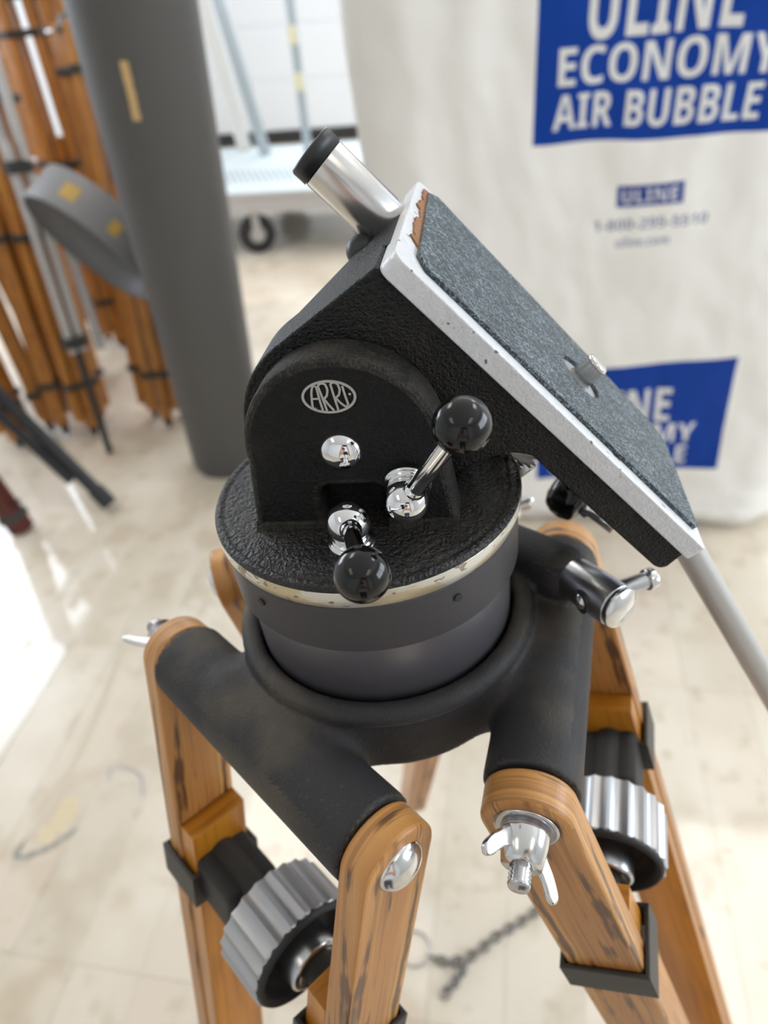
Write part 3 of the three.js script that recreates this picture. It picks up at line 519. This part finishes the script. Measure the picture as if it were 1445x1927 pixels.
// ================================================================ folded tripods and stands at the left
function foldedTripod(label, x, z, leanX, leanZ, height, turn, mat, opt = {}) {
  const g = thing('folded_tripod', label, 'tripod', 'folded tripods at the left'), W = opt.w || 0.042;
  g.position.set(x, 0, z); g.rotation.set(leanZ, turn, -leanX, 'ZXY'); g.scale.set(opt.s || 1.5, 1, opt.s || 1.5);
  for (let k = 0; k < 3; k++) {
    const leg = sub('leg', g), a = k * 2.094; leg.position.set(Math.sin(a) * 0.062, 0, Math.cos(a) * 0.062); leg.rotation.y = a;
    for (const s of [-1, 1]) mesh('rail', boxUV(rbox(0.02, height - 0.1, W, 0.006, s * 0.031, 0.09 + (height - 0.1) / 2, 0, 1)), mat, leg);
    mesh('lower_leg', boxUV(rbox(0.034, height * 0.62, W * 0.8, 0.006, 0, 0.05 + height * 0.31, 0.002, 1)), opt.inner || mat, leg);
    for (const f of [0.17, 0.58, 0.9]) mesh('band', rbox(0.094, 0.028, W + 0.012, 0.005, 0, height * f, 0, 1), M.band, leg);
    mesh('spike', merge(new THREE.CylinderGeometry(0.014, 0.012, 0.06, 14).translate(0, 0.06, 0), new THREE.CylinderGeometry(0.012, 0.003, 0.032, 14).translate(0, 0.016, 0)), M.rubber, leg);
    mesh('dome_nut', new THREE.SphereGeometry(0.013, 16, 12).translate(0.034, height - 0.03, W / 2), M.bolt, leg);
  }
  mesh('crown', merge(lathe([[0, 0], [0.07, 0], [0.075, 0.012], [0.06, 0.05], [0.04, 0.06], [0, 0.06]], 28).translate(0, height - 0.035, 0)), M.cast, g);
  if (opt.column) mesh('centre_column', rod(V(...opt.column[0]), V(...opt.column[1]), 0.013, 20), M.alu, g);
  return g;
}
foldedTripod('folded wooden tripod nearest the grey tube', -1.53, -2.46, 0.01, -0.2, 1.5, 0.3, M.woodDim);
foldedTripod('folded wooden tripod with bright rod, second from the grey tube', -1.9, -2.36, -0.04, -0.2, 1.45, 0.9, M.woodDim, { column: [[0.06, 0.4, 0.16], [0.06, 0.86, 0.13]] });
foldedTripod('folded wooden tripod behind the black stand leg', -2.15, -2.3, -0.08, -0.12, 1.2, 0.1, M.woodDim);
foldedTripod('tall folded wooden tripod rising behind the hoop', -1.78, -3.25, -0.03, 0, 1.72, 0.5, M.woodDim);
foldedTripod('tall folded wooden tripod at the left edge', -2.2, -2.78, -0.03, 0, 1.7, 0.2, M.woodDim);
[[-1.98, -3.6], [-2.13, -3.22], [-2.48, -3.3], [-2.6, -2.6]].forEach(([x, z], i) => foldedTripod(['tall folded wooden tripod hidden furthest back in the row', 'folded wooden tripod in the back row, right of centre', 'folded wooden tripod in the back row, left of centre', 'folded wooden tripod left of the metal one'][i], x, z, 0.02 * Math.sin(i * 3), -0.08, 1.62 - 0.05 * (i % 3), 0.4 * i, M.woodDim));
{
  const g = thing('folded_stand', 'folded stand of pale grey metal tubes in front of the wooden tripods', 'stand'); g.position.set(-1.71, 0, -2.2); g.rotation.set(-0.17, 0, 0.02);
  for (const [x, z, h] of [[-0.024, 0, 1.62], [0.024, 0, 1.55], [0, 0.036, 1.2]]) mesh('tube', rod(V(x, 0.46, z), V(x * 1.5, h, z), 0.0165, 20), M.alu, g);
  mesh('lower_post', rod(V(0, 0.01, 0.005), V(0, 0.5, 0.005), 0.014, 18), M.standDark, g);
  for (const y of [0.5, 1.12]) mesh('collar', new THREE.CylinderGeometry(0.052, 0.052, 0.04, 24).translate(0, y, 0.008), M.band, g);
  mesh('wing_screw', rod(V(0.04, 1.13, 0.02), V(0.1, 1.14, 0.05), 0.008, 12), M.bolt, g);
}
{
  const s = thing('light_stand', 'black metal stand leg sloping down to the floor', 'stand');
  const foot = V(-1.53, 0.03, -1.84), top = V(-2.2, 0.86, -2.06), d = top.clone().sub(foot).normalize(), off = V(0.0, 0.04, 0.03);
  M.standBlack = new S({ color: lin(0.014, 0.014, 0.017), roughness: 0.5 });
  mesh('leg_tube', rod(foot, top, 0.026, 24), M.standBlack, s);
  mesh('brace', rod(foot.clone().addScaledVector(d, 0.16).add(V(-0.02, -0.02, 0.03)), top.clone().add(V(-0.03, -0.05, 0.05)), 0.019, 18), M.standBlack, s);
  mesh('foot_tip', alongY(lathe([[0, 0], [0.026, 0], [0.032, 0.008], [0.032, 0.075], [0.028, 0.085], [0, 0.085]], 24), foot.clone().addScaledVector(d, -0.006), top), M.rubber, s);
  const kp = foot.clone().addScaledVector(d, 0.62); mesh('knob', rod(kp, kp.clone().add(V(0.02, 0.03, 0.05)), 0.026, 20), M.flute, s);
  const r = thing('wooden_pole', 'red-brown wooden pole with metal band at the left edge', 'pole'), a = V(-1.83, 0, -1.7), b = V(-2.2, 1.25, -1.86);
  const L = a.distanceTo(b);
  mesh('shaft', boxUV(rbox(0.078, L, 0.07, 0.014, 0, L / 2, 0)), M.woodRed, r); mesh('band', rbox(0.086, 0.035, 0.078, 0.006, 0, 0.07, 0), M.band, r); mesh('wing_screw', rod(V(0.02, 0.1, 0), V(0.075, 0.125, 0), 0.008, 12), M.band, r);
  r.position.copy(a); r.quaternion.setFromUnitVectors(V(0, 1, 0), b.clone().sub(a).normalize());
}
// ================================================================ platform truck
{
  M.deck = new S({ color: lin(0.55, 0.6, 0.61), roughness: 0.45, metalness: 0.3 }); M.deckEdge = new S({ color: lin(0.5, 0.5, 0.5), roughness: 0.5, metalness: 0.3 }); M.hole = new S({ color: lin(0.22, 0.24, 0.25), roughness: 0.6 });
  const t = thing('platform_truck', 'grey metal platform truck with upright poles by the back wall', 'cart'); t.position.set(-1.75, 0, -4.95);
  mesh('deck', rbox(2.0, 0.035, 1.12, 0.012, 0, 0.4025, 0), M.deck, t);
  const cup = new THREE.CylinderGeometry(0.011, 0.011, 0.004, 10); const gs = []; for (let i = 0; i < 46; i++) for (let j = 0; j < 7; j++) gs.push(cup.clone().translate(-0.96 + i * 0.0425 + (j % 2) * 0.02, 0.4205, 0.1 + j * 0.045 - 0.02));
  const st = mesh('tread_studs', merge(gs), M.hole, t); st.userData.kind = 'stuff'; st.userData.label = 'rows of small tread studs';
  mesh('side_rail', rbox(1.98, 0.1, 0.04, 0.006, 0, 0.335, 0.53), M.deckEdge, t); mesh('side_rail', rbox(1.98, 0.1, 0.04, 0.006, 0, 0.335, -0.53), M.deckEdge, t);
  for (const [x, z] of [[0.02, 0.44], [0.82, 0.44], [0.02, -0.42], [0.82, -0.42]]) {
    const c = sub('caster', t); c.position.set(x, 0, z); c.rotation.y = 0.5;
    mesh('wheel', lathe([[0.05, -0.03], [0.105, -0.03], [0.122, -0.018], [0.122, 0.018], [0.105, 0.03], [0.05, 0.03]], 36).rotateX(Math.PI / 2).translate(0, 0.122, 0), M.rubber, c);
    mesh('wheel_hub', new THREE.CylinderGeometry(0.06, 0.06, 0.054, 24).rotateX(Math.PI / 2).translate(0, 0.122, 0), M.deckEdge, c);
    mesh('fork', merge(rbox(0.05, 0.2, 0.008, 0.003, 0, 0.18, 0.036), rbox(0.05, 0.2, 0.008, 0.003, 0, 0.18, -0.036), rbox(0.11, 0.012, 0.1, 0.003, 0, 0.283, 0)), M.deckEdge, c);
  }
  mesh('under_frame', merge(rbox(1.7, 0.05, 0.9, 0.01, 0, 0.29, 0)), M.base, t);
  M.pole = new S({ color: lin(0.34, 0.38, 0.4), roughness: 0.45, metalness: 0.4 }); M.paleBar = new S({ color: lin(0.62, 0.6, 0.56), roughness: 0.5 });
  mesh('upright_pole', rod(V(0.243, 0.42, -0.292), V(0.29, 1.9, -0.292), 0.03, 24), M.pole, t);
  for (const y of [0.86, 1.12]) mesh('yellow_clip', rbox(0.05, 0.1, 0.05, 0.01, 0.243 + y * 0.02 + 0.0, y, -0.262), new S({ color: lin(0.6, 0.55, 0.36), roughness: 0.5 }), t);
  mesh('slanted_bar', rod(V(-0.087, 0.42, -0.336), V(-0.29, 1.9, -0.336), 0.042, 24), M.pole, t);
  mesh('slanted_bar', boxUV(alongY(rbox(0.1, 1.55, 0.03, 0.008, 0, 0.775, 0), V(-0.3, 0.42, -0.5), V(-0.43, 1.9, -0.5))), M.paleBar, t);
}
// ================================================================ chain, ring and stains on the floor
{
  const ch = thing('chain', 'loose steel chain with a ring lying under the tripod', 'chain');
  M.chainSteel = new S({ color: lin(0.3, 0.29, 0.27), roughness: 0.35, metalness: 0.9 });
  const linkG = new THREE.TorusGeometry(0.0085, 0.0022, 8, 18).scale(1.45, 1, 1);
  const run = (pts, n) => { const c = new THREE.CatmullRomCurve3(pts.map((p) => V(...p))); for (let i = 0; i < n; i++) { const tt = (i + 0.5) / n, p = c.getPointAt(tt), d = c.getTangentAt(tt), m = mesh('link', linkG, M.chainSteel, ch); m.position.set(p.x, i % 2 ? 0.0035 : 0.0085, p.z); m.quaternion.setFromUnitVectors(V(1, 0, 0), d).multiply(new THREE.Quaternion().setFromAxisAngle(V(1, 0, 0), i % 2 ? Math.PI / 2 : 0.35)); } };
  run([[-0.135, 0.004, -0.478], [-0.1, 0.004, -0.474], [-0.058, 0.004, -0.487], [0.0, 0.004, -0.535], [0.05, 0.004, -0.57], [0.12, 0.004, -0.62], [0.2, 0.004, -0.64]], 24);
  run([[-0.06, 0.004, -0.48], [-0.075, 0.004, -0.45], [-0.1, 0.004, -0.415]], 6);
  const ring = mesh('ring', new THREE.TorusGeometry(0.033, 0.0022, 10, 48).rotateX(Math.PI / 2), M.steel, ch); ring.position.set(-0.17, 0.003, -0.489);
  // dried stains and scuffs, lying on the planks
  const fl = scene.getObjectByName('floor'), flat = (pts, w, mat, name, y = 0.0006) => { const c = new THREE.CatmullRomCurve3(pts.map((p) => V(p[0], 0, p[1]))), n = 30, pos = [], idx = []; for (let i = 0; i <= n; i++) { const p = c.getPointAt(i / n), d = c.getTangentAt(i / n), s = V(-d.z, 0, d.x), ww = w * (0.6 + 0.8 * hash(i, 3, 9)) / 2 * Math.min(1, 6 * Math.min(i / n, 1 - i / n) + 0.3); pos.push(p.x + s.x * ww, y, p.z + s.z * ww, p.x - s.x * ww, y, p.z - s.z * ww); } for (let i = 0; i < n; i++) idx.push(2 * i, 2 * i + 1, 2 * i + 2, 2 * i + 1, 2 * i + 3, 2 * i + 2); const g = new THREE.BufferGeometry(); g.setAttribute('position', new THREE.Float32BufferAttribute(pos, 3)); g.setIndex(idx); g.computeVertexNormals(); return mesh(name, g, mat, fl); };
  const grey = new S({ color: lin(0.33, 0.32, 0.28), roughness: 0.95 }), yel = new S({ color: lin(0.68, 0.57, 0.38), roughness: 0.8 }), brown = new S({ color: lin(0.62, 0.54, 0.42), roughness: 0.8 });
  flat([[-1.158, -0.605], [-1.158, -0.56], [-1.11, -0.575], [-1.07, -0.605], [-1.038, -0.645]], 0.014, grey, 'scuff_mark');
  flat([[-1.011, -0.765], [-1.024, -0.806], [-0.972, -0.811], [-0.93, -0.79], [-0.905, -0.74]], 0.009, new S({ color: lin(0.46, 0.43, 0.4), roughness: 0.95 }), 'scuff_mark');
  flat([[-1.15, -0.62], [-1.135, -0.8], [-1.15, -1.0], [-1.19, -1.25]], 0.018, brown, 'dried_stain', 0.0004);
  flat([[-1.12, -0.6], [-1.09, -0.66], [-1.09, -0.72]], 0.05, yel, 'dried_stain', 0.0005);
}

// ================================================================ the photographer, mirrored in the chrome
{
  const skin = new PM({ color: lin(0.52, 0.3, 0.21), roughness: 0.55 }), hair = new S({ color: lin(0.02, 0.014, 0.01), roughness: 0.6 }), shirt = new S({ color: lin(0.72, 0.72, 0.72), roughness: 0.85 }), trousers = new S({ color: lin(0.03, 0.035, 0.05), roughness: 0.85 }), shoe = new S({ color: lin(0.04, 0.04, 0.04), roughness: 0.6 });
  const p = thing('person', 'standing person in white shirt holding up a phone, mirrored in the chrome balls', 'person');
  p.position.set(0.09, 0, 0.68);
  const ph = thing('phone', 'dark phone held up at eye height by the photographer', 'phone');
  ph.position.copy(EYE).add(V(0.04, 0.03, 0.22)); ph.quaternion.copy(camera.quaternion);
  mesh('body', rbox(0.15, 0.074, 0.008, 0.0038, 0.045, 0.012, 0.03, 3), M.blackPlastic, ph);
  mesh('camera_bump', rbox(0.034, 0.034, 0.003, 0.0014, 0.0, 0.0, 0.0245, 2), M.blackPlastic, ph);
  // where the hands hold the phone, in the person's own frame
  ph.updateMatrixWorld(true); const q = (x, y, z) => { const w = V(x, y, z).applyMatrix4(ph.matrixWorld).sub(p.position); return [w.x, w.y, w.z]; };
  const hands = [[1, [q(0.14, -0.02, 0.07), q(0.128, 0.0, 0.052)], 1], [-1, [q(-0.05, -0.02, 0.07), q(-0.04, 0.0, 0.052)], -1]];
  const sh = (s) => [0.19 * s, 1.42, 0.0], el = (s) => [0.27 * s, 1.2, -0.14];
  const bodySdf = (x, y, z) => {
    let d = sdCap(x, y, z, [0, 1.44, 0.0], [0, 1.53, -0.02], 0.058, 0.052);
    const hx = x, hy = (y - 1.635) / 1.25, hz = (z + 0.035) / 1.1; d = smin(d, (Math.hypot(hx, hy, hz) - 0.092) * 1.0, 0.03);
    d = smin(d, sdCap(x, y, z, [0, 1.56, -0.085], [0, 1.575, -0.09], 0.042), 0.03);               // jaw
    d = smin(d, sdCap(x, y, z, [0, 1.65, -0.128], [0, 1.612, -0.146], 0.009, 0.014), 0.012);      // nose
    d = smin(d, sdCap(x, y, z, [-0.018, 1.578, -0.128], [0.018, 1.578, -0.128], 0.006), 0.006);   // lips
    for (const s of [-1, 1]) {
      d = smax(d, -(Math.hypot(x - 0.032 * s, y - 1.648, z + 0.134) - 0.014), 0.01);
      d = smin(d, sdCap(x, y, z, [0.092 * s, 1.655, -0.02], [0.094 * s, 1.615, -0.025], 0.014), 0.008);
      d = smin(d, sdCap(x, y, z, sh(s), el(s), 0.052, 0.043), 0.03);
      const w = hands[s > 0 ? 0 : 1][1][0]; d = smin(d, sdCap(x, y, z, el(s), w, 0.041, 0.027), 0.02);
    }
    return smin(d, sdCap(x, y, z, [-0.15, 1.4, 0.0], [0.15, 1.4, 0.0], 0.075), 0.05);
  };
  const parts = [surfaceNet(bodySdf, [-0.42, 1.1, -0.5], [0.42, 1.8, 0.16], 0.009)];
  for (const [s, [w, k]] of hands) {
    const f = []; const qq = s > 0 ? [[0.118, 0.05], [0.122, 0.025], [0.124, 0.0], [0.124, -0.022]] : [[-0.03, 0.048], [-0.033, 0.026], [-0.034, 0.004], [-0.033, -0.018]];
    qq.forEach(([x, y], i) => { const o = s > 0 ? 1 : -1, a = q(x + o * 0.018, y * 0.8, 0.056), b = q(x + o * 0.012, y, 0.03), c = q(x - o * (0.008 + 0.004 * (i % 2)), y, 0.019); f.push([a, b, 0.0092, 0.0088], [b, c, 0.0088, 0.0078]); });
    const t0 = q((s > 0 ? 0.125 : -0.035), -0.035, 0.06), t1 = q((s > 0 ? 0.1 : -0.012), -0.028, 0.045), t2 = q((s > 0 ? 0.085 : 0.002), -0.02, 0.044); f.push([t0, t1, 0.0115, 0.0105], [t1, t2, 0.0105, 0.009]);
    const sdf = (x, y, z) => { let d = smin(sdCap(x, y, z, w, k, 0.027, 0.03), sdCap(x, y, z, k, q(s > 0 ? 0.138 : -0.048, 0.02, 0.056), 0.024, 0.02), 0.012); for (const [a, b, ra, rb] of f) d = smin(d, sdCap(x, y, z, a, b, ra, rb), 0.004); return d; };
    const lo = [0, 1, 2].map((i) => Math.min(w[i], k[i]) - 0.09), hi = [0, 1, 2].map((i) => Math.max(w[i], k[i]) + 0.09); parts.push(surfaceNet(sdf, lo, hi, 0.0035));
  }
  mesh('body', merge(parts), skin, p);
  mesh('hair', surfaceNet((x, y, z) => smax(Math.hypot(x, (y - 1.645) / 1.22, (z + 0.03) / 1.12) - 0.101, -(y - 1.665 + (z + 0.0) * -0.75 - 0.02), 0.01), [-0.13, 1.5, -0.18], [0.13, 1.8, 0.12], 0.007), hair, p);
  mesh('eye', merge(...[-1, 1].map((s) => new THREE.SphereGeometry(0.0115, 14, 10).translate(0.032 * s, 1.648, -0.124))), new S({ color: lin(0.05, 0.035, 0.03), roughness: 0.2 }), p);
  mesh('shirt', surfaceNet((x, y, z) => { let d = sdCap(x, y, z / 0.75, [0, 0.98, 0.02], [0, 1.3, 0.0], 0.165, 0.185); d = smin(d, sdCap(x, y, z, [-0.16, 1.405, 0], [0.16, 1.405, 0], 0.088), 0.08); for (const s of [-1, 1]) { const a = sh(s), b = el(s), m = [0, 1, 2].map((i) => a[i] + (b[i] - a[i]) * 0.6); d = smin(d, sdCap(x, y, z, a, m, 0.072, 0.07), 0.03); } return smax(smax(d, -(Math.hypot(x, z + 0.01) - 0.066 - Math.max(0, 1.47 - y) * 9), 0.004), 0.93 - y, 0.01); }, [-0.36, 0.88, -0.3], [0.36, 1.56, 0.24], 0.012), shirt, p);
  mesh('trousers', surfaceNet((x, y, z) => { let d = sdCap(x, y, z / 0.8, [-0.06, 0.92, 0.02], [0.06, 0.92, 0.02], 0.14); for (const s of [-1, 1]) { d = smin(d, sdCap(x, y, z, [0.09 * s, 0.88, 0.02], [0.11 * s, 0.5, 0.0], 0.105, 0.078), 0.03); d = smin(d, sdCap(x, y, z, [0.11 * s, 0.5, 0.0], [0.12 * s, 0.1, 0.04], 0.078, 0.06), 0.02); } return smax(d, 0.07 - y, 0.01); }, [-0.26, 0.04, -0.2], [0.26, 1.08, 0.24], 0.014), trousers, p);
  for (const s of [-1, 1]) mesh('shoe', surfaceNet((x, y, z) => smax(sdCap(x, y, z, [0.12 * s, 0.045, 0.06], [0.14 * s, 0.035, -0.12], 0.05, 0.042), -y, 0.008), [0.12 * s - 0.09, -0.02, -0.2], [0.12 * s + 0.1, 0.14, 0.16], 0.009), shoe, p);
}

renderer.render(scene, camera);
